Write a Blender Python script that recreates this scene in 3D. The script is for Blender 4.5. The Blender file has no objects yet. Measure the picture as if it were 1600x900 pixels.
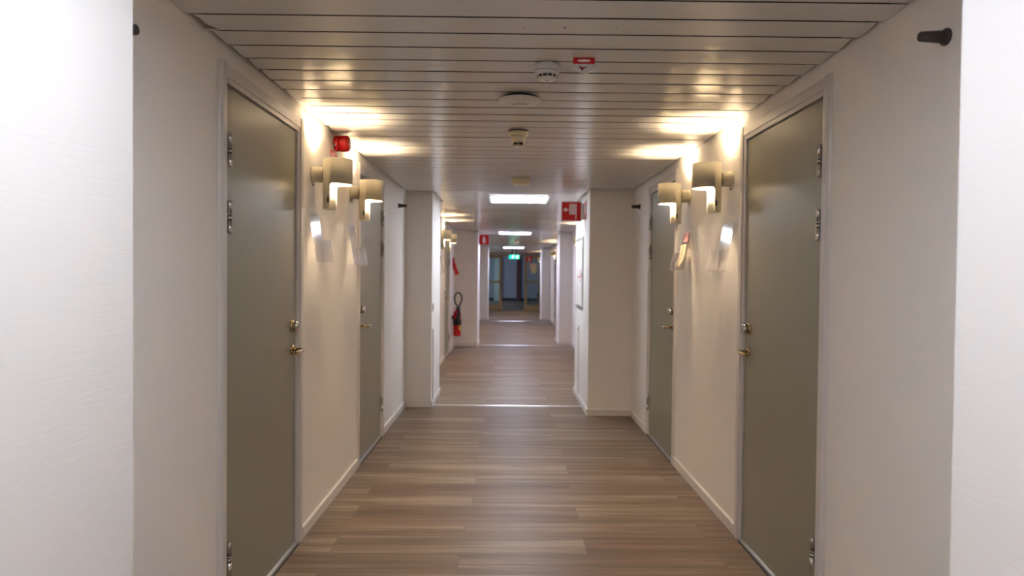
import bpy, bmesh, math, random
from mathutils import Vector, Matrix
random.seed(7)
SC = bpy.context.scene
COL = SC.collection
PI = math.pi

# ------------------------------------------------------------------ camera
cam_d = bpy.data.cameras.new('camera')
cam = bpy.data.objects.new('camera', cam_d); COL.objects.link(cam)
cam_d.sensor_width = 36.0; cam_d.lens = 1067.0 / 1600 * 36
cam_d.clip_start = 0.02; cam_d.clip_end = 200
EYE = 1.34
YAW, PITCH, ROLL = math.radians(0.309), math.radians(-1.131), math.radians(0.563)
def _cam_matrix():
    cy, sy, cp, sp, cr, sr = math.cos(YAW), math.sin(YAW), math.cos(PITCH), math.sin(PITCH), math.cos(ROLL), math.sin(ROLL)
    Rr = Matrix(((cr, -sr, 0), (sr, cr, 0), (0, 0, 1)))
    Rp = Matrix(((1, 0, 0), (0, cp, sp), (0, -sp, cp)))
    Ry = Matrix(((cy, 0, sy), (0, 1, 0), (-sy, 0, cy)))
    M = Ry @ Rp @ Rr                       # camera (right, up, forward) -> (X, Z, Y)
    def w(v): d = M @ Vector(v); return Vector((d[0], d[2], d[1]))
    r, u, f = w((1, 0, 0)), w((0, 1, 0)), w((0, 0, 1))
    m = Matrix(((r.x, u.x, -f.x), (r.y, u.y, -f.y), (r.z, u.z, -f.z))).to_4x4()
    m.translation = Vector((0, 0, EYE))
    return m
cam.matrix_world = _cam_matrix()
cam_d.dof.use_dof = True; cam_d.dof.focus_distance = 2.7; cam_d.dof.aperture_fstop = 2.8
SC.camera = cam

# ------------------------------------------------------------------ world, light levels, exposure
wd = bpy.data.worlds.new('world'); SC.world = wd; wd.use_nodes = True
wd.node_tree.nodes['Background'].inputs[0].default_value = (0.55, 0.62, 0.8, 1)
wd.node_tree.nodes['Background'].inputs[1].default_value = 0.02
SC.view_settings.view_transform = 'Standard'; SC.view_settings.look = 'None'
SC.view_settings.gamma = 1.0; SC.view_settings.use_curve_mapping = False
SC.view_settings.exposure = 1.53
SC.cycles.max_bounces = 16; SC.cycles.diffuse_bounces = 10; SC.cycles.glossy_bounces = 6; SC.cycles.transparent_max_bounces = 16
PANEL_L, BULB_L = 7.9, 325.0
PANEL_COL = (0.90, 0.96, 1.08); PANEL_COOL = (0.80, 0.82, 1.12)
BULB_COL = (1.0, 0.75, 0.48)

# ------------------------------------------------------------------ material helpers
def lin(c):
    return tuple(((x/255)/12.92 if x/255 <= 0.04045 else ((x/255+0.055)/1.055)**2.4) for x in c)
MATS = {}
def mat(name, col, rough=0.5, metal=0.0, spec=0.5, trans=0.0, ior=1.5, emit=None, estr=0.0, bump=None, coat=0.0):
    m = bpy.data.materials.new(name); m.use_nodes = True
    nt = m.node_tree; b = nt.nodes['Principled BSDF']
    b.inputs['Base Color'].default_value = (*col, 1)
    b.inputs['Roughness'].default_value = rough; b.inputs['Metallic'].default_value = metal
    b.inputs['Specular IOR Level'].default_value = spec
    b.inputs['Transmission Weight'].default_value = trans; b.inputs['IOR'].default_value = ior
    b.inputs['Coat Weight'].default_value = coat
    if emit: b.inputs['Emission Color'].default_value = (*emit, 1); b.inputs['Emission Strength'].default_value = estr
    if bump:
        sc, dist, stretch = bump
        tc = nt.nodes.new('ShaderNodeTexCoord'); mp = nt.nodes.new('ShaderNodeMapping'); mp.inputs['Scale'].default_value = stretch
        nz = nt.nodes.new('ShaderNodeTexNoise'); nz.inputs['Scale'].default_value = sc; nz.inputs['Detail'].default_value = 2
        bp = nt.nodes.new('ShaderNodeBump'); bp.inputs['Distance'].default_value = dist; bp.inputs['Strength'].default_value = 1.0
        nt.links.new(tc.outputs['Object'], mp.inputs[0]); nt.links.new(mp.outputs[0], nz.inputs['Vector'])
        nt.links.new(nz.outputs[0], bp.inputs['Height']); nt.links.new(bp.outputs[0], b.inputs['Normal'])
    MATS[name] = m
    return m

M = MATS
mat('wall_paint', (0.86, 0.83, 0.80), 0.55, spec=0.35, bump=(1.0, 0.0004, (60, 14, 190)))
mat('pier_paint', (0.87, 0.85, 0.83), 0.5, spec=0.35, bump=(1.0, 0.0005, (60, 12, 190)))
mat('lobby_paint', (0.36, 0.34, 0.42), 0.6)
mat('lobby_stripe', (0.12, 0.03, 0.04), 0.6)
mat('dark_skirting', (0.03, 0.025, 0.03), 0.5)
mat('frame_paint', (0.66, 0.63, 0.62), 0.35, spec=0.5)
mat('skirting_paint', (0.74, 0.71, 0.68), 0.35)
mat('door_paint', (0.275, 0.265, 0.195), 0.33, spec=0.5, bump=(1.0, 0.0003, (40, 40, 12)))
mat('slat_paint', (0.68, 0.665, 0.64), 0.21, spec=0.95)
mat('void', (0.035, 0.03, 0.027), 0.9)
mat('hole', (0.01, 0.01, 0.01), 0.9)
mat('chrome', (0.62, 0.60, 0.57), 0.22, metal=1.0)
mat('brass', (0.50, 0.37, 0.21), 0.22, metal=1.0)
mat('dark_metal', (0.06, 0.055, 0.05), 0.4, metal=0.6)
mat('aluminium', (0.58, 0.58, 0.57), 0.3, metal=1.0)
mat('lamp_cream', (0.62, 0.57, 0.42), 0.32)
mat('lamp_inside', (0.85, 0.82, 0.72), 0.5)
mat('bulb', (1, 1, 1), 0.5, emit=BULB_COL, estr=BULB_L)
mat('diffuser', (0.9, 0.9, 0.9), 0.5, emit=PANEL_COL, estr=PANEL_L)
mat('diffuser_cool', (0.9, 0.9, 0.9), 0.5, emit=PANEL_COOL, estr=PANEL_L*1.15)
mat('diffuser_near', (0.9, 0.9, 0.9), 0.5, emit=PANEL_COL, estr=PANEL_L*0.67)
mat('white_plastic', (0.72, 0.71, 0.70), 0.35)
mat('aged_plastic', (0.72, 0.66, 0.52), 0.4)
mat('black', (0.012, 0.012, 0.012), 0.5)
mat('rubber', (0.055, 0.046, 0.042), 0.55)
mat('red_gloss', (0.48, 0.006, 0.008), 0.25)
mat('red_sign', (0.62, 0.01, 0.012), 0.4)
mat('dark_red', (0.22, 0.01, 0.01), 0.5)
mat('white_sign', (0.78, 0.77, 0.77), 0.4)
mat('yellow', (0.75, 0.55, 0.08), 0.5)
def thin_clear(name, tint, rough, f0):
    m = bpy.data.materials.new(name); m.use_nodes = True; nt = m.node_tree; nt.nodes.clear(); L = nt.links.new
    out = nt.nodes.new('ShaderNodeOutputMaterial'); mx = nt.nodes.new('ShaderNodeMixShader'); tr = nt.nodes.new('ShaderNodeBsdfTransparent'); gl = nt.nodes.new('ShaderNodeBsdfGlossy')
    tr.inputs[0].default_value = (*tint, 1); gl.inputs['Roughness'].default_value = rough
    lw = nt.nodes.new('ShaderNodeLayerWeight'); lw.inputs[0].default_value = 0.5
    pw = nt.nodes.new('ShaderNodeMath'); pw.operation = 'POWER'; pw.inputs[1].default_value = 4.0; L(lw.outputs['Facing'], pw.inputs[0])
    ma = nt.nodes.new('ShaderNodeMath'); ma.operation = 'MULTIPLY_ADD'; ma.inputs[1].default_value = 0.8; ma.inputs[2].default_value = f0; L(pw.outputs[0], ma.inputs[0])
    L(ma.outputs[0], mx.inputs[0]); L(tr.outputs[0], mx.inputs[1]); L(gl.outputs[0], mx.inputs[2]); L(mx.outputs[0], out.inputs[0]); MATS[name] = m
thin_clear('acrylic', (0.985, 0.985, 0.99), 0.10, 0.022)
thin_clear('glass', (0.80, 0.90, 0.88), 0.02, 0.04)
mat('paper_pink', (0.75, 0.32, 0.33), 0.6)
mat('paper_cream', (0.72, 0.60, 0.42), 0.6)
mat('paper_white', (0.75, 0.76, 0.78), 0.6)
mat('oak', (0.30, 0.22, 0.12), 0.4)
mat('exit_green', (0.0, 0.25, 0.15), 0.4, emit=(0.0, 0.55, 0.30), estr=1.0)
mat('exit_white', (0.8, 0.8, 0.8), 0.4, emit=(0.5, 1.0, 0.8), estr=1.6)
mat('daylight', (0.5, 0.5, 0.5), 0.5, emit=(0.60, 0.80, 0.95), estr=2.4)
mat('bench_cloth', (0.05, 0.06, 0.07), 0.8)
mat('chair_cloth', (0.16, 0.02, 0.03), 0.8)

def floor_material():
    m = bpy.data.materials.new('plank_floor'); m.use_nodes = True; MATS['plank_floor'] = m
    nt = m.node_tree; N = nt.nodes.new; L = nt.links.new; b = nt.nodes['Principled BSDF']
    tc = N('ShaderNodeTexCoord'); sx = N('ShaderNodeSeparateXYZ'); L(tc.outputs['Object'], sx.inputs[0])
    def mth(op, a, c=None):
        n = N('ShaderNodeMath'); n.operation = op
        for i, v in enumerate((a, c)):
            if v is None: continue
            if isinstance(v, (int, float)): n.inputs[i].default_value = v
            else: L(v, n.inputs[i])
        return n.outputs[0]
    row_f = mth('DIVIDE', mth('ADD', sx.outputs['Y'], 0.085), 0.222); row = mth('FLOOR', row_f); rf = mth('FRACT', row_f)
    wn = N('ShaderNodeTexWhiteNoise'); wn.noise_dimensions = '1D'; L(row, wn.inputs['W'])
    par = mth('MULTIPLY', mth('FRACT', mth('MULTIPLY', row, 0.5)), 2.0)
    off = mth('ADD', mth('SUBTRACT', 0.177, mth('MULTIPLY', par, 0.507)), mth('MULTIPLY', mth('SUBTRACT', wn.outputs['Value'], 0.5), 0.03))
    col_f = mth('ADD', mth('DIVIDE', sx.outputs['X'], 1.24), off); colm = mth('FLOOR', col_f); cf = mth('FRACT', col_f)
    cb = N('ShaderNodeCombineXYZ'); L(row, cb.inputs[0]); L(colm, cb.inputs[1])
    wn2 = N('ShaderNodeTexWhiteNoise'); wn2.noise_dimensions = '3D'; L(cb.outputs[0], wn2.inputs['Vector'])
    # streaks along X, shifted per plank
    cb2 = N('ShaderNodeCombineXYZ'); L(mth('MULTIPLY', sx.outputs['X'], 0.9), cb2.inputs[0]); L(mth('MULTIPLY', sx.outputs['Y'], 15.0), cb2.inputs[1])
    L(mth('MULTIPLY', wn2.outputs['Value'], 37.0), cb2.inputs[2])
    nz = N('ShaderNodeTexNoise'); nz.inputs['Scale'].default_value = 1.0; nz.inputs['Detail'].default_value = 3; nz.inputs['Roughness'].default_value = 0.6; L(cb2.outputs[0], nz.inputs['Vector'])
    cb3 = N('ShaderNodeCombineXYZ'); L(mth('MULTIPLY', sx.outputs['X'], 5.0), cb3.inputs[0]); L(mth('MULTIPLY', sx.outputs['Y'], 130.0), cb3.inputs[1]); L(wn2.outputs['Value'], cb3.inputs[2])
    nz2 = N('ShaderNodeTexNoise'); nz2.inputs['Scale'].default_value = 1.0; nz2.inputs['Detail'].default_value = 2; L(cb3.outputs[0], nz2.inputs['Vector'])
    v = mth('ADD', mth('MULTIPLY', nz.outputs[0], 1.55), mth('MULTIPLY', wn2.outputs['Value'], 0.30))
    v = mth('ADD', v, mth('MULTIPLY', nz2.outputs[0], 0.20)); v = mth('SUBTRACT', v, 0.56)
    rp = N('ShaderNodeValToRGB'); L(v, rp.inputs[0]); e = rp.color_ramp.elements
    e[0].position = 0.15; e[0].color = (0.115, 0.078, 0.055, 1)
    e[1].position = 0.85; e[1].color = (0.33, 0.25, 0.18, 1)
    k = e.new(0.5); k.color = (0.182, 0.131, 0.090, 1)
    # hue drift per plank
    mx2 = N('ShaderNodeMix'); mx2.data_type = 'RGBA'; mx2.blend_type = 'MULTIPLY'
    cbh = N('ShaderNodeValToRGB'); L(wn2.outputs['Value'], cbh.inputs[0])
    cbh.color_ramp.elements[0].color = (1.05, 0.98, 0.94, 1); cbh.color_ramp.elements[1].color = (0.95, 1.0, 1.04, 1)
    mx2.inputs[0].default_value = 1.0; L(rp.outputs[0], mx2.inputs[6]); L(cbh.outputs[0], mx2.inputs[7])
    # joints
    j1 = mth('LESS_THAN', rf, 0.016); j2 = mth('LESS_THAN', cf, 0.0016); j = mth('MAXIMUM', j1, j2)
    mx = N('ShaderNodeMix'); mx.data_type = 'RGBA'; L(mth('MULTIPLY', j, 0.7), mx.inputs[0]); L(mx2.outputs[2], mx.inputs[6]); mx.inputs[7].default_value = (0.05, 0.035, 0.025, 1)
    L(mx.outputs[2], b.inputs['Base Color'])
    b.inputs['Roughness'].default_value = 0.40; b.inputs['Specular IOR Level'].default_value = 0.4
    bp = N('ShaderNodeBump'); bp.inputs['Distance'].default_value = 0.0006; L(mth('SUBTRACT', nz2.outputs[0], mth('MULTIPLY', j, 1.5)), bp.inputs['Height']); L(bp.outputs[0], b.inputs['Normal'])
floor_material()

# ------------------------------------------------------------------ mesh helpers
class MB:
    """collects shapes; build() links them as ONE mesh object. fx=-1 mirrors x (right-hand wall)."""
    def __init__(s, fx=1): s.bm = bmesh.new(); s.fx = fx; s.mi = 0; s.slots = []
    def use(s, mname):
        if mname not in s.slots: s.slots.append(mname)
        s.mi = s.slots.index(mname); return s
    def _f(s, vs, smooth=False):
        try: f = s.bm.faces.new(vs)
        except ValueError: return None
        f.material_index = s.mi; f.smooth = smooth; return f
    def v(s, p): return s.bm.verts.new(p)
    def box(s, x0, x1, y0, y1, z0, z1, bev=0.0):
        c = [s.v((x, y, z)) for x in (x0, x1) for y in (y0, y1) for z in (z0, z1)]
        fs = [s._f([c[i] for i in q]) for q in ((0,1,3,2), (4,6,7,5), (0,4,5,1), (2,3,7,6), (0,2,6,4), (1,5,7,3))]
        if bev > 0:
            es = set(e for f in fs for e in f.edges)
            r = bmesh.ops.bevel(s.bm, geom=list(es), offset=bev, segments=2, affect='EDGES', profile=0.5)
            for f in r['faces']: f.material_index = s.mi
        return s
    def prism(s, pts, axis, a, b, smooth=False):
        """pts: 2D outline; extruded from a to b along axis ('x': pts=(y,z); 'y': pts=(x,z); 'z': pts=(x,y))"""
        def P(p, t): return {'x': (t, p[0], p[1]), 'y': (p[0], t, p[1]), 'z': (p[0], p[1], t)}[axis]
        A = [s.v(P(p, a)) for p in pts]; B = [s.v(P(p, b)) for p in pts]; n = len(pts)
        s._f(A); s._f(B[::-1])
        for i in range(n): s._f([A[i], A[(i+1) % n], B[(i+1) % n], B[i]], smooth)
        return s
    def lathe(s, prof, axis='z', o=(0, 0, 0), n=32, smooth=True):
        """prof: list of (r, t) along axis"""
        rings = []
        for r, t in prof:
            ring = []
            if r < 1e-6:
                p = {'z': (o[0], o[1], o[2]+t), 'x': (o[0]+t, o[1], o[2]), 'y': (o[0], o[1]+t, o[2])}[axis]
                rings.append([s.v(p)]); continue
            for i in range(n):
                a = 2*PI*i/n; c, d = r*math.cos(a), r*math.sin(a)
                p = {'z': (o[0]+c, o[1]+d, o[2]+t), 'x': (o[0]+t, o[1]+c, o[2]+d), 'y': (o[0]+c, o[1]+t, o[2]+d)}[axis]
                ring.append(s.v(p))
            rings.append(ring)
        for A, B in zip(rings, rings[1:]):
            for i in range(n):
                j = (i+1) % n
                if len(A) == 1 and len(B) == 1: continue
                if len(A) == 1: s._f([A[0], B[j], B[i]], smooth)
                elif len(B) == 1: s._f([A[i], A[j], B[0]], smooth)
                else: s._f([A[i], A[j], B[j], B[i]], smooth)
        if len(rings[0]) > 1: s._f(rings[0][::-1])
        if len(rings[-1]) > 1: s._f(rings[-1])
        return s
    def tube(s, pts, r, n=12, closed=False):
        pts = [Vector(p) for p in pts]; rings = []
        up = None
        for i, p in enumerate(pts):
            a = pts[i-1] if i else pts[0]; c = pts[i+1] if i < len(pts)-1 else pts[-1]
            t = (c-a).normalized()
            if up is None:
                up = Vector((0, 0, 1)) if abs(t.z) < 0.9 else Vector((1, 0, 0))
            u = t.cross(up).normalized(); w = u.cross(t).normalized(); up = w
            rr = r[i] if isinstance(r, (list, tuple)) else r
            rings.append([s.v(p + u*rr*math.cos(2*PI*k/n) + w*rr*math.sin(2*PI*k/n)) for k in range(n)])
        for A, B in zip(rings, rings[1:]):
            for k in range(n): s._f([A[k], A[(k+1) % n], B[(k+1) % n], B[k]], True)
        s._f(rings[0][::-1]); s._f(rings[-1]); return s
    def build(s, name, mname=None, parent=None, loc=None):
        if mname and not s.slots: s.slots.append(mname)
        if s.fx < 0: bmesh.ops.scale(s.bm, vec=(-1, 1, 1), verts=s.bm.verts)
        bmesh.ops.recalc_face_normals(s.bm, faces=s.bm.faces)
        me = bpy.data.meshes.new(name); s.bm.to_mesh(me); s.bm.free()
        for k in s.slots: me.materials.append(M[k])
        o = bpy.data.objects.new(name, me); COL.objects.link(o)
        if parent: o.parent = parent
        if loc: o.location = loc
        return o
def mb(mname=None, fx=1):
    b = MB(fx)
    if mname: b.use(mname)
    return b
def tag(o, label=None, cat=None, group=None, kind=None):
    if label: o['label'] = label
    if cat: o['category'] = cat
    if group: o['group'] = group
    if kind: o['kind'] = kind
    return o
def empty(name, loc=(0, 0, 0)):
    o = bpy.data.objects.new(name, None); COL.objects.link(o); o.location = loc; o.empty_display_size = 0.05; return o
def copy_tree(o, parent=None):
    c = o.copy(); COL.objects.link(c); c.parent = parent
    for ch in [x for x in list(bpy.data.objects) if x.parent == o]: copy_tree(ch, c)
    return c

# ------------------------------------------------------------------ layout (metres; X right, Y down the corridor)
CEIL = 2.157; TOP = 2.30
#        y0      y1     x   kind        (left and right sides)
LEFT = [(-4.0, 0.45, -1.033, 'bay'), (0.45, 1.414, -0.775, 'pier'), (1.414, 6.83, -1.033, 'bay'), (6.83, 7.66, -0.765, 'pier'),
        (7.66, 12.66, -1.000, 'bay'), (12.66, 13.5, -0.570, 'pier'), (13.5, 20.0, -1.000, 'bay'), (20.0, 20.9, -0.600, 'pier'), (20.9, 25.5, -1.000, 'bay')]
RIGHT = [(-4.0, 0.40, 1.189, 'bay'), (0.40, 1.103, 0.726, 'pier'), (1.103, 6.50, 1.189, 'bay'), (6.50, 7.82, 0.768, 'pier'),
         (7.82, 13.1, 1.230, 'bay'), (13.1, 13.95, 0.980, 'pier'), (13.95, 20.2, 1.250, 'bay'), (20.2, 21.0, 0.982, 'pier'), (21.0, 25.5, 1.230, 'bay')]
DW = 0.830; LZ0, LZ1 = 0.022, 2.022
LDOORS = [(2.508, 'near'), (4.745, 'far'), (8.45, 'near'), (10.66, 'far')]     # (near edge of leaf, hinge side)
RDOORS = [(2.598, 'near'), (4.885, 'far'), (8.85, 'near'), (11.0, 'far'), (17.4, 'far')]
def holes(doors, y0, y1): return sorted((d-0.034, d+DW+0.034) for d, h in doors if y0 < d < y1)

# ------------------------------------------------------------------ walls, piers
def build_side(segs, doors, s, side):
    t = 0.40
    for (y0, y1, x, k) in segs:
        xo = (s*1.6)
        b = mb('wall_paint' if k == 'bay' else 'pier_paint')
        a = y0
        for h0, h1 in (holes(doors, y0, y1) if k == 'bay' else []):
            b.box(min(x, xo), max(x, xo), a, h0, 0, TOP); b.box(min(x, xo), max(x, xo), h0, h1, LZ1+0.034, TOP); a = h1
        b.box(min(x, xo), max(x, xo), a, y1, 0, TOP)
        o = b.build('wall_%s' % side); o['kind'] = 'structure'
        o['label'] = ('white %s wall of a corridor recess' if k == 'bay' else 'white %s pier narrowing the corridor') % side
build_side(LEFT, LDOORS, -1, 'left'); build_side(RIGHT, RDOORS, 1, 'right')
tag(mb('wall_paint').box(-1.6, 1.6, -4.2, -4.0, 0, TOP).build('wall_rear'), kind='structure')

# floor
tag(mb('plank_floor').box(-3.4, 3.4, -4.2, 36, -0.08, 0).build('floor'), 'brown wood plank floor laid across the corridor', kind='structure')

# lobby shell
b = mb('lobby_paint'); b.box(-3.2, 3.2, 34.9, 35.1, 0, TOP+0.2)
tag(b.build('wall_back'), kind='structure')
b = mb('lobby_paint'); b.box(-3.4, -3.2, 25.5, 35.1, 0, 0.9); b.box(-3.4, -3.2, 25.5, 35.1, 2.1, TOP+0.2); b.box(-3.4, -3.2, 25.5, 27.5, 0.9, 2.1); b.box(-3.4, -3.2, 33.0, 35.1, 0.9, 2.1)
tag(b.build('wall_left'), kind='structure')
tag(mb('lobby_paint').box(3.2, 3.4, 25.5, 35.1, 0, TOP+0.2).build('wall_right'), kind='structure')
b = mb('lobby_paint'); b.box(-3.2, -1.6, 25.5, 25.6, 0, TOP+0.2); b.box(1.6, 3.2, 25.5, 25.6, 0, TOP+0.2); b.box(-1.6, 1.6, 25.45, 25.6, 2.06, TOP+0.2)
tag(b.build('wall_front'), kind='structure')
w = empty('window_1', (-3.3, 30.25, 0.9)); w['kind'] = 'structure'
mb('daylight').box(-0.01, 0.0, -2.7, 2.7, 0.05, 1.15).build('pane', parent=w)
b = mb('frame_paint'); b.box(-0.04, 0.06, -2.75, 2.75, 0, 0.05); b.box(-0.04, 0.06, -2.75, 2.75, 1.15, 1.2)
for yy in (-2.75, -0.92, 0.88, 2.70): b.box(-0.04, 0.06, yy, yy+0.05, 0.05, 1.15)
b.build('window_frame', parent=w)
tag(mb('dark_skirting').box(-3.19, 3.19, 34.87, 34.898, 0, 0.14).build('baseboard_back'), kind='structure')
tag(mb('lobby_stripe').box(0.42, 0.62, 34.80, 34.866, 0.0, TOP).build('trim_1'), kind='structure')
tag(mb('frame_paint').box(-0.72, -0.40, 34.72, 34.866, 0.0, TOP).build('trim_2'), kind='structure')

# ------------------------------------------------------------------ ceiling of linear metal slats
def ceiling():
    b = mb('slat_paint')
    pitch = 0.147; k0 = int((-4.0-2.190)/pitch)
    def edge(segs, y, fn):
        return [x for (a, c, x, k) in segs if a <= y <= c][:1][0]
    k = k0
    while True:
        y0 = 2.190 + k*pitch; y1 = y0 + pitch; k += 1
        if y0 < -3.99: continue
        if y1 > 25.45: break
        yl = [x for (a, c, x, _) in LEFT if c > y0+0.001 and a < y1-0.001]; yr = [x for (a, c, x, _) in RIGHT if c > y0+0.001 and a < y1-0.001]
        xl, xr = max(yl), min(yr)
        gl0, gl1 = random.uniform(0.018, 0.032), random.uniform(0.010, 0.018)
        gr0, gr1 = random.uniform(0.012, 0.026), random.uniform(0.004, 0.010)
        if k == 0: gl0 = gl1 = gr0 = gr1 = 0.002
        tilt = random.uniform(-0.0005, 0.0005); dz = random.uniform(-0.0005, 0.0005)
        n = 8; cols = []
        ya, yb = y0+0.0062, y1-0.0062
        prof = [(ya, 0.0009)]
        for i in range(n+1):
            u = i/n; prof.append((ya+0.0006 + (yb-ya-0.0012)*u, -0.0007*math.sin(PI*u) + tilt*(u-0.5)*2 + dz))
        prof += [(yb, 0.0009)]
        L, Rr = [], []
        for (yy, z) in prof:
            u = (yy-y0)/pitch
            gl = gl0 + (gl1-gl0)*u; gr = gr0 + (gr1-gr0)*u
            if k == 1: gl = 0.020 + 0.022*u + 0.006*math.sin(u*9)   # the bent slat end at the left wall
            L.append(b.v((xl+gl, yy, CEIL+z))); Rr.append(b.v((xr-gr, yy, CEIL+z)))
        for i in range(len(L)-1):
            b._f([L[i], L[i+1], Rr[i+1], Rr[i]], False)
        b._f([b.v(v.co) for v in L]); b._f([b.v(v.co) for v in Rr])
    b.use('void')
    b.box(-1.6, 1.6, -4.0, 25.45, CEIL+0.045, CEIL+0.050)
    b.use('slat_paint').box(-1.031, -0.990, 2.312, 2.326, CEIL-0.004, CEIL-0.0025)
    b.use('hole')
    for x, y, r in ((0.178, 2.268, 0.0035), (0.046, 2.273, 0.0016), (0.347, 2.264, 0.0016), (0.62, 2.26, 0.001)):
        b.lathe([(r, -0.0024), (r, 0.004)], 'z', (x, y, CEIL), n=12)
    o = b.build('ceiling'); tag(o, 'ceiling of narrow beige metal slats running across the corridor', kind='structure')
    # curled strip of slat edging at the left wall
    return o
ceiling()
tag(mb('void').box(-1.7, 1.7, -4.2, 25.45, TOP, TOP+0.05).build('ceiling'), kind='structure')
tag(mb('lobby_paint').box(-3.4, 3.4, 25.45, 35.1, TOP+0.2, TOP+0.25).build('ceiling'), kind='structure')

# floor strips
for i, (y, x0, x1) in enumerate(((6.96, -0.765, 0.768), (12.90, -0.99, 1.22), (19.62, -0.99, 1.24))):
    b = mb('aluminium'); b.prism([(y-0.018, 0.0), (y-0.012, 0.0035), (y+0.012, 0.0035), (y+0.018, 0.0)], 'x', x0+0.001, x1-0.001)
    tag(b.build('trim_%d' % (i+3)), kind='structure')

# ------------------------------------------------------------------ skirting boards
def skirting(segs, doors, s, side):
    b = mb('skirting_paint'); H, T = 0.062, 0.012
    def strip_y(x, y0, y1):      # along the corridor
        if y1-y0 < 0.02: return
        p = [(x, 0.001), (x-s*T, 0.001), (x-s*T, H-0.006), (x-s*T*0.5, H), (x, H)]
        b.prism(p, 'y', y0, y1)
    def strip_x(y, x0, x1, d):   # across, on a pier's end
        p = [(y, 0.001), (y+d*T, 0.001), (y+d*T, H-0.006), (y+d*T*0.5, H), (y, H)]
        b.prism(p, 'x', min(x0, x1), max(x0, x1))
    for (y0, y1, x, k) in segs:
        xx = x - s*0.0005
        if k == 'pier': strip_y(xx, y0, y1); continue
        a = y0
        for d, _ in sorted(doors):
            if y0 < d < y1: strip_y(xx, a, d-0.078); a = d+DW+0.078
        strip_y(xx, a, y1)
    for (y0, y1, x, k), (z0, z1, x2, k2) in zip(segs, segs[1:]):
        if k2 == 'pier' and not (s < 0 and abs(y1-6.83) < 0.01): strip_x(y1-0.0005, x-s*T, x2-s*T, -1)
        if k == 'pier': strip_x(y1+0.0005, x2-s*T, x-s*T, 1)
    tag(b.build('baseboard_%s' % side), 'white skirting board along the %s wall' % side, kind='structure')
skirting(LEFT, LDOORS, -1, 'left'); skirting(RIGHT, RDOORS, 1, 'right')

# ------------------------------------------------------------------ flat doors
def make_door(fx, hinge_side):
    """origin: floor, wall surface, near edge of leaf. local +x points into the corridor before mirroring."""
    root = empty('door_1')
    W = DW
    b = mb('door_paint', fx); b.box(-0.046, -0.006, 0.0, W, LZ0, LZ1, 0.0015); b.build('door_leaf', parent=root)
    b = mb('frame_paint', fx)
    J = 0.033
    for (a, c) in ((-J, -0.003), (W+0.003, W+J)):
        b.box(-0.12, 0.004, a, c, 0.0, LZ1+0.033, 0.0015)
    b.box(-0.12, 0.004, -0.003, W+0.003, LZ1+0.006, LZ1+0.033)
    # stop behind the leaf
    b.box(-0.12, -0.048, -0.003, 0.016, 0.02, LZ1+0.006); b.box(-0.12, -0.048, W-0.016, W+0.003, 0.02, LZ1+0.006); b.box(-0.12, -0.048, -0.003, W+0.003, LZ1-0.014, LZ1+0.006)
    b.build('door_frame', parent=root)
    b = mb('frame_paint', fx)
    A = 0.076
    for sgn, base in ((-1, -J+0.006), (1, W+J-0.006)):
        o_ = base + sgn*(A-J+0.006)
        p = [(0.0045, base), (0.012, base), (0.014, base+sgn*0.010), (0.014, o_-sgn*0.014), (0.008, o_-sgn*0.004), (0.001, o_), (0.001, base)]
        b.prism(p, 'z', 0.0, LZ1+0.072)
    b.box(0.001, 0.009, -J+0.006, W+J-0.006, LZ1+0.027, LZ1+0.070, 0.0012)
    b.build('architrave', parent=root)
    b = mb('aluminium', fx); b.prism([(-0.055, 0.001), (0.010, 0.001), (0.006, 0.014), (-0.010, 0.019), (-0.055, 0.019)], 'y', 0.0, W)
    b.use('black').box(0.0101, 0.0135, 0.0, W, 0.0, 0.005); b.box(-0.046, -0.008, 0.001, W-0.001, 0.0192, 0.0225); b.build('threshold', parent=root)
    hy = 0.006 if hinge_side == 'near' else W-0.002
    into = 1 if hinge_side == 'near' else -1
    for z in (1.785, 1.540, 0.275):
        b = mb('chrome', fx); r = 0.0085; x = -0.008
        b.lathe([(r*0.6, -0.062), (r, -0.059), (r, -0.012)], 'z', (0.009, hy, z), n=20)
        b.use('dark_metal').lathe([(r*0.85, -0.012), (r*0.85, 0.014)], 'z', (0.009, hy, z), n=20)
        b.use('chrome').lathe([(r, -0.009), (r, 0.003)], 'z', (0.009, hy, z), n=20)
        b.lathe([(r, 0.007), (r, 0.012)], 'z', (0.009, hy, z), n=20)
        b.lathe([(r, 0.016), (r, 0.060), (r*0.6, 0.063)], 'z', (0.009, hy, z), n=20)
        b.box(-0.0065, -0.0045, min(hy, hy+into*0.028), max(hy, hy+into*0.028), z-0.055, z+0.055)
        b.build('hinge', parent=root)
    ly = W-0.052 if hinge_side == 'near' else 0.052
    d = -1 if hinge_side == 'near' else 1          # lever points to the hinges
    b = mb('brass', fx); x0 = -0.0065
    b.lathe([(0.030, 0), (0.030, 0.005), (0.025, 0.010)], 'x', (x0, ly, 1.083))
    b.use('chrome').lathe([(0.025, 0.010), (0.023, 0.030), (0.019, 0.034), (0.010, 0.034)], 'x', (x0, ly, 1.083))
    b.use('dark_metal').box(x0+0.0335, x0+0.0345, ly-0.0012, ly+0.0012, 1.076, 1.090)
    b.build('lock_cylinder', parent=root)
    b = mb('brass', fx); z = 0.968
    b.lathe([(0.026, 0), (0.026, 0.003), (0.023, 0.008), (0.012, 0.010)], 'x', (x0, ly, z))
    b.tube([(x0+0.004, ly, z), (x0+0.035, ly, z), (x0+0.048, ly+d*0.004, z), (x0+0.056, ly+d*0.016, z), (x0+0.058, ly+d*0.05, z), (x0+0.057, ly+d*0.10, z-0.002), (x0+0.054, ly+d*0.118, z-0.003)],
           [0.009, 0.009, 0.0095, 0.009, 0.008, 0.0075, 0.006], 14)
    b.build('door_handle', parent=root)
    return root
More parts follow.
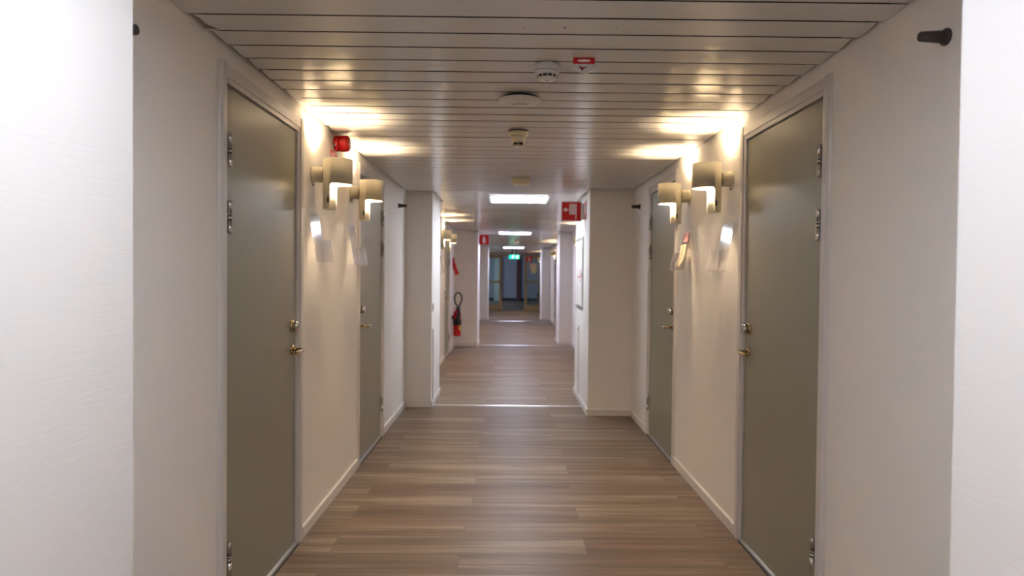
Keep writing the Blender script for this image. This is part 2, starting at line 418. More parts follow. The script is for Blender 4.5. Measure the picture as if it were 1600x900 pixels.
protos = {}
dn = 0
def put_door(fx, y, hinge, x, label):
    global dn; dn += 1
    key = (fx, hinge)
    o = copy_tree(protos[key]) if key in protos else make_door(fx, hinge)
    protos.setdefault(key, o)
    o.name = 'door_%d' % dn; o.location = (x, y, 0)
    tag(o, label, 'door', 'sage green flat doors', 'structure')
ll = ['nearest sage green door on the left, hinged on its near side', 'second sage green door on the left, before the left pier',
      'sage green door on the left just past the first left pier', 'distant sage green door on the left beside the fire extinguisher']
rl = ['nearest sage green door on the right, hinged on its near side', 'second sage green door on the right, before the right pier',
      'sage green door hidden just past the first right pier', 'sage green door on the right before the second right pier', 'farthest sage green door on the right, beyond the second right pier']
for (y, h), l in zip(LDOORS, ll): put_door(1, y, h, [x for a, c, x, k in LEFT if a < y < c][0], l)
for (y, h), l in zip(RDOORS, rl): put_door(-1, y, h, [x for a, c, x, k in RIGHT if a < y < c][0], l)

# ------------------------------------------------------------------ wall lamps
def lamp_shell(fx):
    b = mb('lamp_cream', fx); R, T = 0.076, 0.0035; CX = 0.133; ZT, ZC, ZB = 0.080, -0.052, -0.180
    xc = CX-0.024; rr = 0.013                    # cut plane and its rounding
    def zb(x):
        if x < xc-0.0: 
            t = (xc-x)
            if t < rr*0.8: return ZB + rr*0.8 - math.sqrt(max(0, (rr*0.8)**2-(rr*0.8-t)**2))
            return ZB
        t = x-xc
        if t < rr: return ZC - rr + math.sqrt(max(0, rr*rr-(rr-t)**2))
        return ZC
    tc = math.acos((xc-CX)/R)
    ang = sorted(set([i*2*PI/96 for i in range(96)] + [tc+s_*d for s_ in (1, -1) for d in (1e-4, .02, .045, .08, .12, .17)] + [2*PI-tc+s_*d for s_ in (1, -1) for d in (1e-4, .02, .045, .08, .12, .17)]))
    rings = []
    for a in ang:
        ca, sa = math.cos(a), math.sin(a); z = zb(CX+R*ca)
        rings.append([b.v((CX+q*ca, q*sa, zz)) for q, zz in ((R, ZT), (R, z), (R-T, z), (R-T, ZT))])
    n = len(ang)
    for i in range(n):
        A, B = rings[i], rings[(i+1) % n]
        b.use('lamp_cream'); b._f([A[0], B[0], B[1], A[1]], True)
        b.use('lamp_inside'); b._f([A[1], B[1], B[2], A[2]]); b._f([A[2], B[2], B[3], A[3]], True)
        b.use('lamp_cream'); b._f([A[3], B[3], B[0], A[0]])
    return b
def make_lamp(fx):
    root = empty('wall_lamp')
    b = mb('lamp_cream', fx); b.lathe([(0.044, 0.001), (0.044, 0.010), (0.041, 0.012), (0.041, 0.0585)], 'x', (0, 0, 0), 40); b.build('arm', parent=root)
    lamp_shell(fx).build('lamp_shade', parent=root)
    b = mb('lamp_inside', fx); b.lathe([(0.016, 0.0595), (0.016, 0.088), (0.012, 0.092)], 'x', (0, 0, 0.006), 20); b.build('socket', parent=root)
    b = mb('bulb', fx); b.lathe([(0.009, 0.092), (0.014, 0.100), (0.016, 0.125), (0.015, 0.150), (0.009, 0.163), (0, 0.166)], 'x', (0, 0, 0.006), 20); b.build('bulb', parent=root)
    b = mb('black', fx); b.box(0.096, 0.103, -0.071, -0.0655, -0.150, -0.122); b.build('switch', parent=root)
    b = mb('white_plastic', fx); b.lathe([(0.0065, 0.001), (0.0065, 0.012), (0.004, 0.014)], 'x', (0, 0.0, -0.053), 14); b.build('screw', parent=root)
    return root
lamps = {}
def put_lamp(fx, x, y, z, label, group):
    o = copy_tree(lamps[fx]) if fx in lamps else make_lamp(fx)
    lamps.setdefault(fx, o); o.location = (x, y, z); tag(o, label, 'wall lamp', group)
G1 = 'cream cylinder wall lamps in the nearest recess'
put_lamp(1, -1.033, 3.60, 1.853, 'cream cut-away cylinder lamp on left wall beside the nearest left door', G1)
put_lamp(1, -1.033, 4.47, 1.862, 'cream cut-away cylinder lamp on left wall beside the second left door', G1)
put_lamp(-1, 1.189, 3.66, 1.862, 'cream cut-away cylinder lamp on right wall beside the nearest right door', G1)
put_lamp(-1, 1.189, 4.50, 1.865, 'cream cut-away cylinder lamp on right wall beside the second right door', G1)
G2 = 'cream wall lamps past the first piers'
put_lamp(1, -1.000, 9.45, 1.86, 'nearer of two small cream lamps on left wall past the first pier', G2)
put_lamp(1, -1.000, 10.42, 1.86, 'farther of two small cream lamps on left wall past the first pier', G2)
put_lamp(-1, 1.230, 9.90, 1.86, 'nearer cream lamp on right wall hidden past the first right pier', G2)
put_lamp(-1, 1.230, 10.75, 1.86, 'farther cream lamp on right wall hidden past the first right pier', G2)
G3 = 'cream wall lamps past the second piers'
put_lamp(1, -1.000, 15.9, 1.86, 'nearer cream lamp on left wall hidden past the second left pier', G3)
put_lamp(1, -1.000, 16.8, 1.86, 'farther cream lamp on left wall hidden past the second left pier', G3)
put_lamp(-1, 1.250, 16.1, 1.86, 'nearer distant cream lamp on right wall past the second right pier', G3)
put_lamp(-1, 1.250, 16.95, 1.86, 'farther distant cream lamp on right wall past the second right pier', G3)
G0 = 'unseen cream fill lamps added behind the photographer'  # unseen lamps added behind the camera to lift the ambient light
put_lamp(1, -1.033, -1.9, 1.86, 'farther unseen cream fill lamp added on left wall in the recess behind the near piers', G0)
put_lamp(1, -1.033, -1.0, 1.86, 'nearer unseen cream fill lamp added on left wall in the recess behind the near piers', G0)
put_lamp(-1, 1.189, -1.9, 1.86, 'farther unseen cream fill lamp added on right wall in the recess behind the near piers', G0)
put_lamp(-1, 1.189, -1.0, 1.86, 'nearer unseen cream fill lamp added on right wall in the recess behind the near piers', G0)
G4 = 'cream wall lamps before the glazed doors'
put_lamp(1, -1.000, 23.9, 1.86, 'tiny far cream lamp on left wall before the left glazed door', G4)
put_lamp(-1, 1.230, 23.9, 1.86, 'tiny far cream lamp on right wall before the right glazed door', G4)

# ------------------------------------------------------------------ acrylic leaflet holders
def make_holder(fx, w=0.185, h=0.26, out=0.042, pocket=0.115, depth=0.045):
    root = empty('leaflet_holder'); t = 0.0022
    b = mb('acrylic', fx)
    def xb(z): return 0.003 + out*(-z/h)
    b.prism([(xb(0), 0), (xb(-h), -h), (xb(-h)+t, -h), (xb(0)+t, 0)], 'y', 0, w)
    b.build('back_panel', parent=root)
    b = mb('acrylic', fx); z1 = -h+pocket
    b.prism([(xb(-h)+t, -h), (xb(-h)+depth, -h), (xb(-h)+depth, -h+t), (xb(-h)+t, -h+t)], 'y', 0, w)
    b.prism([(xb(-h)+depth, -h), (xb(-h)+depth+t, -h), (xb(z1)+depth+t, z1), (xb(z1)+depth, z1)], 'y', 0, w)
    for ya in (0, w-t): b.prism([(xb(-h)+t, -h+t), (xb(-h)+depth, -h+t), (xb(z1)+depth, z1), (xb(z1)+t, z1)], 'y', ya, ya+t)
    b.prism([(xb(-h)+t, -h+t), (xb(-h)+depth, -h+t), (xb(z1)+depth, z1), (xb(z1)+t, z1)], 'y', w*0.5, w*0.5+t)
    b.build('pocket', parent=root)
    b = mb('white_sign', fx); e = 0.0012  # thin white strips paint the bright highlights along the acrylic edges
    b.prism([(xb(-h), -h-0.0005), (xb(-h)+depth+t, -h-0.0005), (xb(-h)+depth+t, -h-0.002), (xb(-h), -h-0.002)], 'y', 0, w)
    for ya in (0.0, w-e): b.prism([(xb(-h)+depth+t, -h), (xb(-h)+depth+t+0.001, -h), (xb(z1)+depth+t+0.001, z1), (xb(z1)+depth+t, z1)], 'y', ya, ya+e)
    for ya in (0.0, w-e): b.prism([(xb(0)+t, 0), (xb(0)+t+0.001, 0), (xb(-h)+t+0.001, -h), (xb(-h)+t, -h)], 'y', ya, ya+e)
    b.build('edge', parent=root)
    b = mb('chrome', fx)
    b.lathe([(0.004, 0.0), (0.004, 0.003), (0.002, 0.004)], 'x', (xb(-0.02)+t, w*0.5, -0.02), 12)
    b.build('screw', parent=root)
    return root
GH = 'clear acrylic leaflet holders'
hL = make_holder(1); hL.location = (-1.033, 3.515, 1.657); tag(hL, 'empty clear leaflet holder on left wall under the nearest left lamp', 'leaflet holder', GH)
o = copy_tree(hL); o.location = (-1.033, 4.375, 1.652); tag(o, 'empty clear leaflet holder on left wall under the second left lamp', 'leaflet holder', GH)
o = copy_tree(hL); o.location = (-1.000, 9.9, 1.61); tag(o, 'tiny dark-edged leaflet holder on left wall past the first pier', 'leaflet holder', GH)
hR = make_holder(-1); hR.location = (1.189, 3.590, 1.630); tag(hR, 'empty clear leaflet holder on right wall under the nearest right lamp', 'leaflet holder', GH)
o = copy_tree(hR); o.location = (1.189, 4.440, 1.640); tag(o, 'clear leaflet holder with pink slip on right wall under the second right lamp', 'leaflet holder', GH)
# slip and leaflet held by that holder
b = mb('paper_pink', -1); b.prism([(0.0095, -0.01), (0.0190, -0.075), (0.0196, -0.075), (0.0101, -0.01)], 'y', 0.03, 0.14)
tag(b.build('paper_slip', loc=(1.189, 4.440, 1.640)), 'pink paper slip at the top of the far right leaflet holder', 'paper')
b = mb('paper_cream', -1)
pts = [(0.0300+0.048*t - 0.012*math.sin(t*PI), -0.09-0.155*t) for t in [i/10 for i in range(11)]]
b.prism(pts + [(x+0.0012, z) for x, z in pts[::-1]], 'y', 0.012, 0.088, True)
tag(b.build('leaflet', loc=(1.189, 4.440, 1.640)), 'cream leaflet in the near half of the far right leaflet holder', 'leaflet', 'cream leaflets')
b = mb('paper_cream', -1); b.prism(pts + [(x+0.0012, z) for x, z in pts[::-1]], 'y', 0.099, 0.175, True)
tag(b.build('leaflet', loc=(1.189, 4.440, 1.640)), 'cream leaflet in the far half of the far right leaflet holder', 'leaflet', 'cream leaflets')

# ------------------------------------------------------------------ rubber door buffers high on the walls
def make_buffer(fx):
    root = empty('door_buffer')
    b = mb('rubber', fx); b.lathe([(0.023, 0.001), (0.0235, 0.006), (0.019, 0.012)], 'x', (0, 0, 0), 28); b.build('base_flange', parent=root)
    b = mb('rubber', fx)
    b.lathe([(0.0175, 0.012), (0.0135, 0.071), (0.0125, 0.075), (0.009, 0.077), (0.0065, 0.076), (0.006, 0.055)], 'x', (0, 0, 0), 28)
    b.build('peg', parent=root)
    return root
GB = 'dark rubber door buffers'
bl = make_buffer(1); bl.location = (-1.033, 1.768, 1.958); tag(bl, 'dark rubber door buffer peeking out beside the near left pier', 'door buffer', GB)
o = copy_tree(bl); o.location = (-1.033, 6.40, 1.972); tag(o, 'small dark rubber door buffer at the far end of left recess wall', 'door buffer', GB)
br = make_buffer(-1); br.location = (1.189, 1.868, 1.999); tag(br, 'large dark rubber door buffer with hollow tip beside near right pier', 'door buffer', GB)
o = copy_tree(br); o.location = (1.189, 6.20, 1.966); tag(o, 'small dark rubber door buffer at the far end of right recess wall', 'door buffer', GB)

# ------------------------------------------------------------------ fire alarm sounder and its sign
r = empty('alarm_sounder', (-1.033, 4.06, 2.103)); tag(r, 'round red fire alarm sounder high on the left wall below the ceiling', 'alarm sounder')
mb('red_gloss').lathe([(0.043, 0.001), (0.045, 0.004), (0.045, 0.026), (0.042, 0.028)], 'x', n=40).build('base', parent=r)
b = mb('red_gloss'); b.lathe([(0.046, 0.030), (0.048, 0.036), (0.048, 0.066), (0.044, 0.080), (0.034, 0.087), (0, 0.088)], 'x', n=40); b.build('body', parent=r)
b = mb('dark_red')
for k in range(6):
    a = k*PI/3+0.3; c = Vector((0.0875, 0.024*math.cos(a), 0.024*math.sin(a)))
    b.lathe([(0.006, -0.002), (0.006, 0.0006)], 'x', c, 12)
b.build('sound_vent', parent=r)
mb('white_plastic').box(0.008, 0.014, -0.050, -0.044, -0.020, -0.008, 0.001).build('tab', parent=r)
r = empty('alarm_sign', (-1.033, 4.03, 1.905)); tag(r, 'red and white sign on left wall just below the alarm sounder', 'sign')
mb('red_sign').box(0.001, 0.003, -0.07, 0.07, 0, 0.145).build('plate', parent=r)
b = mb('white_sign')
b.prism([(-0.060, 0.118), (0.045, 0.118), (0.060, 0.108), (-0.040, 0.104)], 'x', 0.003, 0.0036)
b.prism([(-0.060, 0.085), (0.060, 0.085), (0.060, 0.072), (-0.060, 0.078)], 'x', 0.003, 0.0036); b.build('marking', parent=r)

# ------------------------------------------------------------------ ceiling devices
CZ = CEIL-0.0045
r = empty('smoke_detector', (0.142, 2.665, CZ)); tag(r, 'white smoke detector with black slots on the ceiling, nearest of the ceiling devices', 'smoke detector', 'ceiling detectors')
mb('white_plastic').lathe([(0.046, 0.002), (0.050, -0.002), (0.051, -0.022), (0.048, -0.026)], 'z', n=48).build('base', parent=r)
b = mb('white_plastic'); b.lathe([(0.047, -0.026), (0.0475, -0.033), (0.043, -0.040)], 'z', n=48); b.lathe([(0.033, -0.040), (0.033, -0.050)], 'z', n=40); b.lathe([(0.038, -0.050), (0.034, -0.056), (0.02, -0.060), (0, -0.061)], 'z', n=48)
for k in range(12):
    a = 2*PI*k/12; bmm = Matrix.Rotation(a, 4, 'Z')
    p = [bmm @ Vector(q) for q in ((0.032, -0.0015, 0), (0.0405, -0.0015, 0), (0.0405, 0.0015, 0), (0.032, 0.0015, 0))]
    b.prism([(q.x, q.y) for q in p], 'z', -0.051, -0.039)
b.build('housing', parent=r)
b = mb('black'); b.lathe([(0.0375, -0.0405), (0.0375, -0.0448)], 'z', n=40); b.lathe([(0.0360, -0.0462), (0.0360, -0.0498)], 'z', n=40); b.build('vent_slot', parent=r)
b = mb('dark_red'); b.box(-0.006, 0.006, -0.008, -0.004, -0.0615, -0.0585); b.build('indicator', parent=r)

r = empty('hanging_marker', (0.275, 2.575, CZ)); tag(r, 'small white house-shaped marker with red top band, hanging beside the white smoke detector', 'sign')
b = mb('white_plastic'); b.prism([(-0.040, 0.002), (0.040, 0.002), (0.046, -0.034), (0.004, -0.058), (-0.046, -0.036)], 'y', 0.0, 0.014); b.build('plate', parent=r)
mb('red_sign').prism([(-0.0405, 0.002), (0.0405, 0.002), (0.0415, -0.020), (-0.0415, -0.020)], 'y', -0.0015, -0.0001).build('red_band', parent=r)
b = mb('white_sign'); b.prism([(0.025*math.cos(a), -0.009+0.0052*math.sin(a)) for a in [i*PI/12 for i in range(24)]], 'y', -0.0022, -0.0016); b.build('oval_mark', parent=r)
b = mb('dark_red'); b.prism([(-0.021, -0.026), (-0.004, -0.034), (0.018, -0.028), (0.000, -0.038), (-0.006, -0.046)], 'y', -0.0008, -0.0001); b.build('arrow_mark', parent=r)

r = empty('wireless_access_point', (0.045, 3.15, CZ)); tag(r, 'flat white disc-shaped wireless unit on the ceiling', 'wireless unit')
mb('dark_metal').lathe([(0.070, 0.002), (0.070, -0.007)], 'z', n=48).build('mounting_base', parent=r)
mb('white_plastic').lathe([(0.080, -0.007), (0.096, -0.012), (0.098, -0.016), (0.088, -0.024), (0.060, -0.031), (0.036, -0.0335)], 'z', n=64).build('cover', parent=r)
b = mb('white_plastic'); b.lathe([(0.034, -0.0337), (0.032, -0.036), (0.018, -0.0375), (0, -0.038)], 'z', n=48); b.build('centre_cap', parent=r)

def old_detector(loc, label):
    r = empty('smoke_detector', loc); tag(r, label, 'smoke detector', 'ceiling detectors')
    mb('dark_metal').lathe([(0.057, 0.003), (0.057, -0.002)], 'z', n=40).build('gasket', parent=r)
    mb('aged_plastic').lathe([(0.058, -0.002), (0.059, -0.012), (0.055, -0.022), (0.044, -0.027)], 'z', n=48).build('base', parent=r)
    b = mb('aged_plastic'); b.lathe([(0.041, -0.027), (0.038, -0.040), (0.036, -0.066)], 'z', n=40); b.lathe([(0.036, -0.078), (0.034, -0.084), (0.02, -0.087), (0, -0.087)], 'z', n=40)
    for k in range(6):
        a = PI/2 + k*PI/3; p = [Matrix.Rotation(a, 4, 'Z') @ Vector(q) for q in ((0.030, -0.003, 0), (0.036, -0.003, 0), (0.036, 0.003, 0), (0.030, 0.003, 0))]
        b.prism([(q.x, q.y) for q in p], 'z', -0.080, -0.064)
    b.build('housing', parent=r)
    mb('black').lathe([(0.0325, -0.066), (0.0325, -0.078)], 'z', n=36).build('vent_slot', parent=r)
    return r
old_detector((0.048, 3.90, CZ), 'yellowed smoke detector with narrow neck on the ceiling behind the flat white disc')
r = empty('ceiling_sensor', (0.098, 5.82, CZ)); tag(r, 'low cream sensor box on the ceiling just before the first lit panel', 'sensor')
b = mb('aged_plastic'); b.prism([(-0.060, 0.002), (0.060, 0.002), (0.082, -0.014), (0.076, -0.040), (0.050, -0.052), (-0.050, -0.052), (-0.076, -0.040), (-0.082, -0.014)], 'y', -0.06, 0.06); b.build('housing', parent=r)
mb('white_plastic').lathe([(0.020, -0.0515), (0.018, -0.060), (0.010, -0.063), (0, -0.064)], 'z', n=24).build('lens', parent=r)
r = empty('smoke_detector', (0.19, 16.6, CZ)); tag(r, 'pale distant smoke detector on the ceiling between the second and third lit panels', 'smoke detector', 'ceiling detectors')
mb('white_plastic').lathe([(0.07, 0.002), (0.07, -0.03)], 'z', n=32).build('base', parent=r)
mb('white_plastic').lathe([(0.055, -0.03), (0.05, -0.07), (0.03, -0.08), (0, -0.08)], 'z', n=32).build('housing', parent=r)

# ------------------------------------------------------------------ ceiling light panels
def panel(x, y, label, dm='diffuser', w=0.30, d=0.30):
    r = empty('ceiling_light', (x, y, CZ)); tag(r, label, 'ceiling light', 'square ceiling light panels')
    b = mb('white_sign')
    fr = 0.022
    for q in ((-w-fr, w+fr, -d-fr, -d), (-w-fr, w+fr, d, d+fr), (-w-fr, -w, -d, d), (w, w+fr, -d, d)): b.box(*q, -0.010, 0.003)
    b.build('frame', parent=r)
    mb(dm).box(-w, w, -d, d, -0.007, 0.001).build('diffuser', parent=r)
panel(-0.08, 0.93, 'square lit ceiling panel overhead between the nearest piers', 'diffuser_near')
panel(0.105, 7.36, 'first lit square panel on the ceiling between the first piers')
panel(0.120, 13.35, 'second lit square panel on the ceiling between the second piers', 'diffuser_cool')
panel(0.150, 20.60, 'third lit square panel on the ceiling behind the green exit sign', 'diffuser_cool')

# ------------------------------------------------------------------ signs
# hose reel sign: flag plate sticking out of the first right pier
r = empty('fire_hose_sign', (0.768, 7.0, 1.890)); tag(r, 'red fire hose reel sign sticking out from the first right pier', 'sign')
mb('white_sign').box(-0.235, -0.024, 0.002, 0.007, 0.0, 0.205, 0.001).build('plate', parent=r)
mb('red_sign').box(-0.226, -0.033, 0.0, 0.0018, 0.009, 0.196).build('red_field', parent=r)
b = mb('white_sign')
b.prism([(-0.190+0.020*math.cos(a), 0.118+0.020*math.sin(a)) for a in [i*PI/10 for i in range(20)]], 'y', -0.0012, -0.0001)
b.box(-0.174, -0.150, -0.0012, -0.0001, 0.114, 0.122); b.box(-0.152, -0.146, -0.0012, -0.0001, 0.072, 0.178)
for i in range(6): b.box(-0.1445+i*0.0118, -0.1352+i*0.0118, -0.0012, -0.0001, 0.070, 0.180)
b.box(-0.088, -0.078, -0.0012, -0.0001, 0.045, 0.070); b.prism([(-0.090, 0.045), (-0.076, 0.045), (-0.081, 0.018), (-0.087, 0.018)], 'y', -0.0012, -0.0001)
b.build('hose_reel_symbol', parent=r)
mb('white_sign').box(-0.030, -0.001, -0.001, 0.009, 0.02, 0.185).build('bracket', parent=r)
r = empty('fire_hose_wall_sign', (0.768, 6.84, 1.890)); tag(r, 'red sign flat on the inner face of the first right pier', 'sign')
mb('white_sign').box(-0.003, -0.0005, -0.085, 0.085, 0.0, 0.20).build('plate', parent=r)
mb('red_sign').box(-0.0045, -0.0031, -0.070, 0.055, 0.012, 0.188).build('red_field', parent=r)
b = mb('white_sign'); b.box(-0.0055, -0.0046, -0.03, 0.03, 0.06, 0.15); b.build('symbol', parent=r)

def ext_sign(loc, label, s=1.0, stem=True):
    r = empty('fire_extinguisher_sign', loc); tag(r, label, 'sign', 'red fire extinguisher signs')
    mb('red_sign').box(0.0, 0.185*s, 0.0, 0.006, 0.0, 0.185*s).build('plate', parent=r)
    b = mb('white_sign'); c = 0.0925*s
    b.prism([(c-0.026*s, 0.03*s), (c+0.026*s, 0.03*s), (c+0.026*s, 0.115*s), (c+0.012*s, 0.135*s), (c+0.010*s, 0.155*s), (c-0.010*s, 0.155*s), (c-0.012*s, 0.135*s), (c-0.026*s, 0.115*s)], 'y', -0.002, -0.0002)
    b.build('extinguisher_symbol', parent=r)
    return r
r = ext_sign((-0.563, 13.02, 1.905), 'red extinguisher sign sticking out from the second left pier')
mb('white_sign').box(-0.006, 0.0, 0.0, 0.02, 0.02, 0.165).build('bracket', parent=r)
r = ext_sign((0.655, 25.2, 1.800), 'small far red extinguisher sign hanging before the right glazed door', 1.15)
for hx_ in (0.03, 0.18): mb('dark_metal').tube([(hx_, 0.003, 0.21), (hx_, 0.003, 0.352)], 0.003, 8).build('hanger', parent=r)

r = empty('exit_sign', (0.165, 20.0, 1.80)); tag(r, 'small glowing green exit sign hanging from the ceiling far down the corridor', 'exit sign')
mb('exit_green').box(-0.15, 0.15, 0.0, 0.02, 0.0, 0.115).build('panel', parent=r)
b = mb('exit_white')
b.prism([(-0.070, 0.02), (-0.050, 0.02), (-0.035, 0.05), (-0.015, 0.03), (-0.005, 0.035), (-0.025, 0.070), (-0.010, 0.075), (-0.018, 0.085), (-0.055, 0.088), (-0.075, 0.06), (-0.060, 0.058)], 'y', -0.002, -0.0002)
b.lathe([(0.011, -0.002), (0.011, -0.0002)], 'y', (-0.028, 0, 0.099), 14)
b.box(0.075, 0.115, -0.002, -0.0002, 0.015, 0.10); b.prism([(0.03, 0.052), (0.05, 0.052), (0.05, 0.038), (0.068, 0.058), (0.05, 0.078), (0.05, 0.064), (0.03, 0.064)], 'y', -0.002, -0.0002)
b.build('running_figure_symbol', parent=r)
for xx in (-0.062, 0.062): mb('dark_metal').tube([(xx, 0.01, 0.115), (xx, 0.01, 0.3525)], 0.017, 10).build('suspension_rod', parent=r)

# ------------------------------------------------------------------ hose cabinet on the inner face of the first right pier
r = empty('fire_hose_cabinet', (0.768, 6.98, 0.985)); tag(r, 'white flush cabinet door with red lettering on the first right pier', 'cabinet')
b = mb('aluminium')
for q in ((0, 0.62, 0, 0.022), (0, 0.62, 0.733, 0.755), (0, 0.022, 0.022, 0.733), (0.598, 0.62, 0.022, 0.733)): b.box(-0.010, -0.0005, q[0], q[1], q[2], q[3], 0.001)
b.build('frame', parent=r)
b = mb('white_sign'); b.box(-0.014, -0.002, 0.034, 0.586, 0.034, 0.721, 0.002); d_ = b.build('door', parent=r)
for rows in (((0.10, 0.40, 0.14, 0.012), (0.12, 0.37, 0.10, 0.012), (0.10, 0.33, 0.15, 0.022), (0.13, 0.295, 0.09, 0.012)), ((0.33, 0.34, 0.10, 0.010), (0.33, 0.32, 0.08, 0.010))):
    b = mb('red_sign')
    for (y, z, w_, h_) in rows: b.box(-0.0155, -0.0142, y, y+w_, z, z+h_)
    b.build('lettering', parent=d_)
mb('chrome').lathe([(0.012, -0.0142), (0.012, -0.022), (0.008, -0.026)], 'x', (0, 0.06, 0.37), 16).build('latch', parent=d_)
# light switch on the first left pier
r = empty('light_switch', (-0.765, 6.93, 1.0)); tag(r, 'small white light switch on the inner face of the first left pier', 'switch')
mb('white_plastic').box(0.0005, 0.010, -0.04, 0.04, -0.04, 0.04, 0.002).build('plate', parent=r)
mb('paper_white').box(0.010, 0.016, -0.022, 0.022, -0.026, 0.026, 0.002).build('rocker', parent=r)
b = mb('white_plastic'); b.box(0.0005, 0.012, -0.02, 0.02, 0.065, 0.78, 0.002)
tag(b.build('cable_duct', loc=(-0.765, 6.94, 0)), 'thin white cable duct rising from skirting on the first left pier', 'cable duct')
b = mb('white_plastic'); b.box(-0.012, -0.0005, -0.02, 0.02, 0.065, 0.80, 0.002); b.lathe([(0.02, -0.0122), (0.02, -0.02), (0.01, -0.024)], 'x', (0, 0, 0.77), 16)
tag(b.build('cable_duct', loc=(0.768, 7.35, 0)), 'thin white cable duct below the cabinet on the first right pier', 'cable duct')

# ------------------------------------------------------------------ fire extinguisher
r = empty('fire_extinguisher', (-0.905, 12.15, 0.235)); tag(r, 'red fire extinguisher with black hose hanging on left wall before the second pier', 'fire extinguisher')
mb('red_gloss').lathe([(0.055, 0.0), (0.068, 0.012), (0.069, 0.02), (0.069, 0.38), (0.062, 0.42), (0.042, 0.45), (0.024, 0.465)], 'z', n=36).build('cylinder', parent=r)
b = mb('yellow'); b.box(0.036, 0.064, -0.068, -0.040, 0.11, 0.19, 0.003); b.build('label_patch', parent=r)
b = mb('black'); b.lathe([(0.070, 0.205), (0.074, 0.215), (0.074, 0.30), (0.070, 0.31)], 'z', n=32); b.build('band', parent=r)
b = mb('dark_metal'); b.lathe([(0.020, 0.463), (0.020, 0.50), (0.014, 0.515)], 'z', n=20); b.box(-0.012, 0.012, -0.10, 0.03, 0.505, 0.517, 0.002); b.prism([(0.03, 0.515), (-0.10, 0.545), (-0.10, 0.557), (0.03, 0.530)], 'x', -0.010, 0.010); b.build('valve', parent=r)
pts = []
for i in range(25):
    a = -PI/2 + 0.25 + (2*PI-0.5)*i/24
    pts.append((0.02+0.066*math.cos(a)*(1 if math.sin(a) > -0.3 else 0.9), -0.055-0.01*i/24, 0.66+0.115*math.sin(a)))
left = [(-0.005, -0.03, 0.49), (-0.02, -0.045, 0.52)]; 
loop = [(0.02-(p[0]-0.02), p[1], p[2]) for p in pts]
hose = [(0.0, -0.02, 0.49), (0.005, -0.045, 0.53)] + loop[1:] + [(0.045, -0.08, 0.52), (0.035, -0.095, 0.40), (0.01, -0.10, 0.28), (-0.02, -0.095, 0.20)]
mb('black').tube(hose, 0.0135, 12).build('hose', parent=r)
b = mb('black'); b.tube([(0.045, -0.095, 0.50), (0.035, -0.10, 0.40), (0.010, -0.102, 0.30), (-0.015, -0.10, 0.22)], [0.018, 0.030, 0.036, 0.042], 16); b.build('nozzle_horn', parent=r)
mb('dark_metal').box(-0.094, -0.066, -0.03, 0.03, 0.30, 0.36, 0.002).build('wall_bracket', parent=r)

# curled red sheet above the extinguisher
b = mb('red_sign'); P = [(0.002, 0), (0.022, -0.02), (0.050, -0.12), (0.085, -0.22), (0.120, -0.295), (0.100, -0.315), (0.045, -0.325), (0.030, -0.24), (0.002, -0.13)]
b.prism(P, 'y', 0.0, 0.003)
b.prism([(0.002, 0.0), (0.005, 0.0), (0.005, -0.24), (0.002, -0.24)], 'y', 0.003, 0.16)
tag(b.build('safety_notice', loc=(-1.000, 12.2, 1.645)), 'red safety notice curling off the left wall above the extinguisher', 'notice')

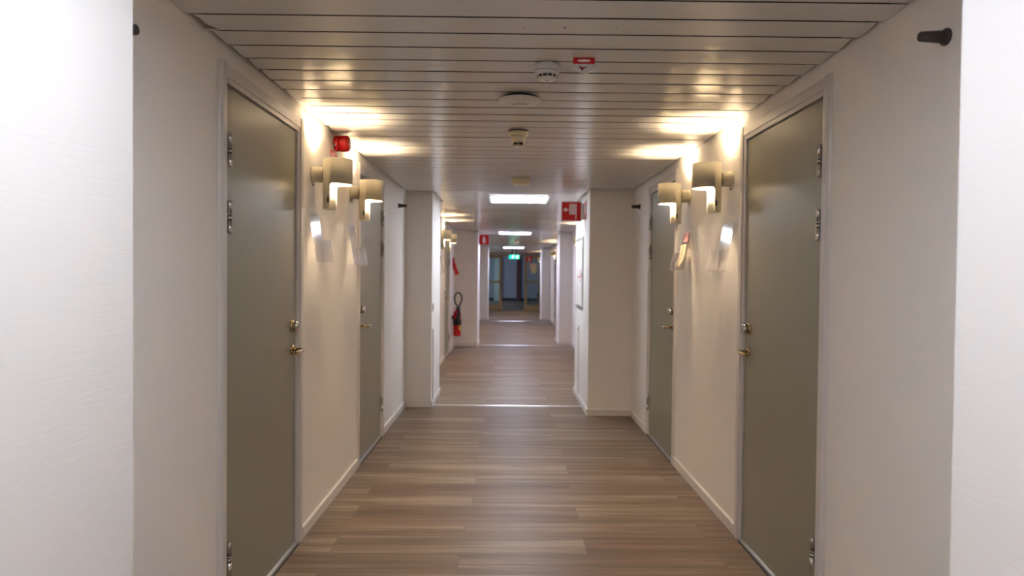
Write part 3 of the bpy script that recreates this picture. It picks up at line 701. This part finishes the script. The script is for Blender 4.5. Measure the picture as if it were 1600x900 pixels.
# ------------------------------------------------------------------ far glazed doors and lobby
def glazed_leaf(name, x0, x1, loc, label, ang=0):
    r = empty(name, loc); r.rotation_euler = (0, 0, ang); tag(r, label, 'door', 'glazed doors at the far end', 'structure')
    b = mb('oak'); w = x1-x0; st = 0.095
    b.box(0, st, -0.02, 0.02, 0.01, 2.03, 0.002); b.box(w-st, w, -0.02, 0.02, 0.01, 2.03, 0.002)
    b.box(st, w-st, -0.02, 0.02, 0.01, 0.20); b.box(st, w-st, -0.02, 0.02, 1.02, 1.10); b.box(st, w-st, -0.02, 0.02, 1.94, 2.03)
    b.build('door_frame', parent=r)
    mb('glass').box(st, w-st, -0.004, 0.004, 0.20, 1.02).build('pane', parent=r); mb('glass').box(st, w-st, -0.004, 0.004, 1.10, 1.94).build('pane', parent=r)
    b = mb('brass'); hx = w-0.05 if x0 < 0 else 0.05
    b.tube([(hx, -0.02, 0.95), (hx, -0.06, 0.95), (hx, -0.06, 1.18), (hx, -0.02, 1.18)], 0.01, 10); b.build('door_handle', parent=r)
    return r
dn += 1; glazed_leaf('door_%d' % dn, -1.0, -0.24, (-1.0, 25.5, 0), 'left glazed oak door at the far end')
dn += 1; glazed_leaf('door_%d' % dn, 0.60, 1.23, (0.60, 25.5, 0), 'right glazed oak door at the far end')
b = mb('oak'); b.box(-0.999, 1.229, 25.46, 25.54, 2.035, 2.059); tag(b.build('trim_6'), kind='structure')
b = mb('paper_cream'); b.prism([(-0.13, 0.36), (0.13, 0.36), (0.13, 0.12), (0.09, 0.0), (-0.07, 0.0), (-0.08, 0.12), (-0.13, 0.18)], 'y', -0.002, 0)
tag(b.build('paper_notice', loc=(0.92, 25.494, 1.40)), 'cream paper notice taped to the right glazed door', 'notice')
# bench seen through the left glass
r = empty('bench', (-1.55, 29.5, 0)); tag(r, 'low dark bench seen through the left glazed door', 'bench')
mb('bench_cloth').box(-0.6, 0.75, -0.25, 0.25, 0.42, 0.50, 0.02).build('seat', parent=r)
for xx in (-0.52, 0.62):
    for yy in (-0.20, 0.16): mb('dark_metal').box(xx, xx+0.04, yy, yy+0.04, 0.0, 0.42).build('leg', parent=r)
r = empty('armchair', (1.55, 28.0, 0)); tag(r, 'dark red armchair seen past the right glazed door', 'chair')
mb('chair_cloth').box(-0.28, 0.28, -0.28, 0.25, 0.30, 0.46, 0.04).build('seat', parent=r)
mb('chair_cloth').box(-0.30, 0.30, 0.20, 0.32, 0.30, 0.88, 0.04).build('backrest', parent=r)
for xx in (-0.36, 0.29): mb('chair_cloth').box(xx, xx+0.07, -0.28, 0.30, 0.25, 0.62, 0.02).build('armrest', parent=r)
for xx in (-0.30, 0.26):
    for yy in (-0.25, 0.22): mb('dark_metal').box(xx, xx+0.035, yy, yy+0.035, 0.0, 0.30).build('leg', parent=r)
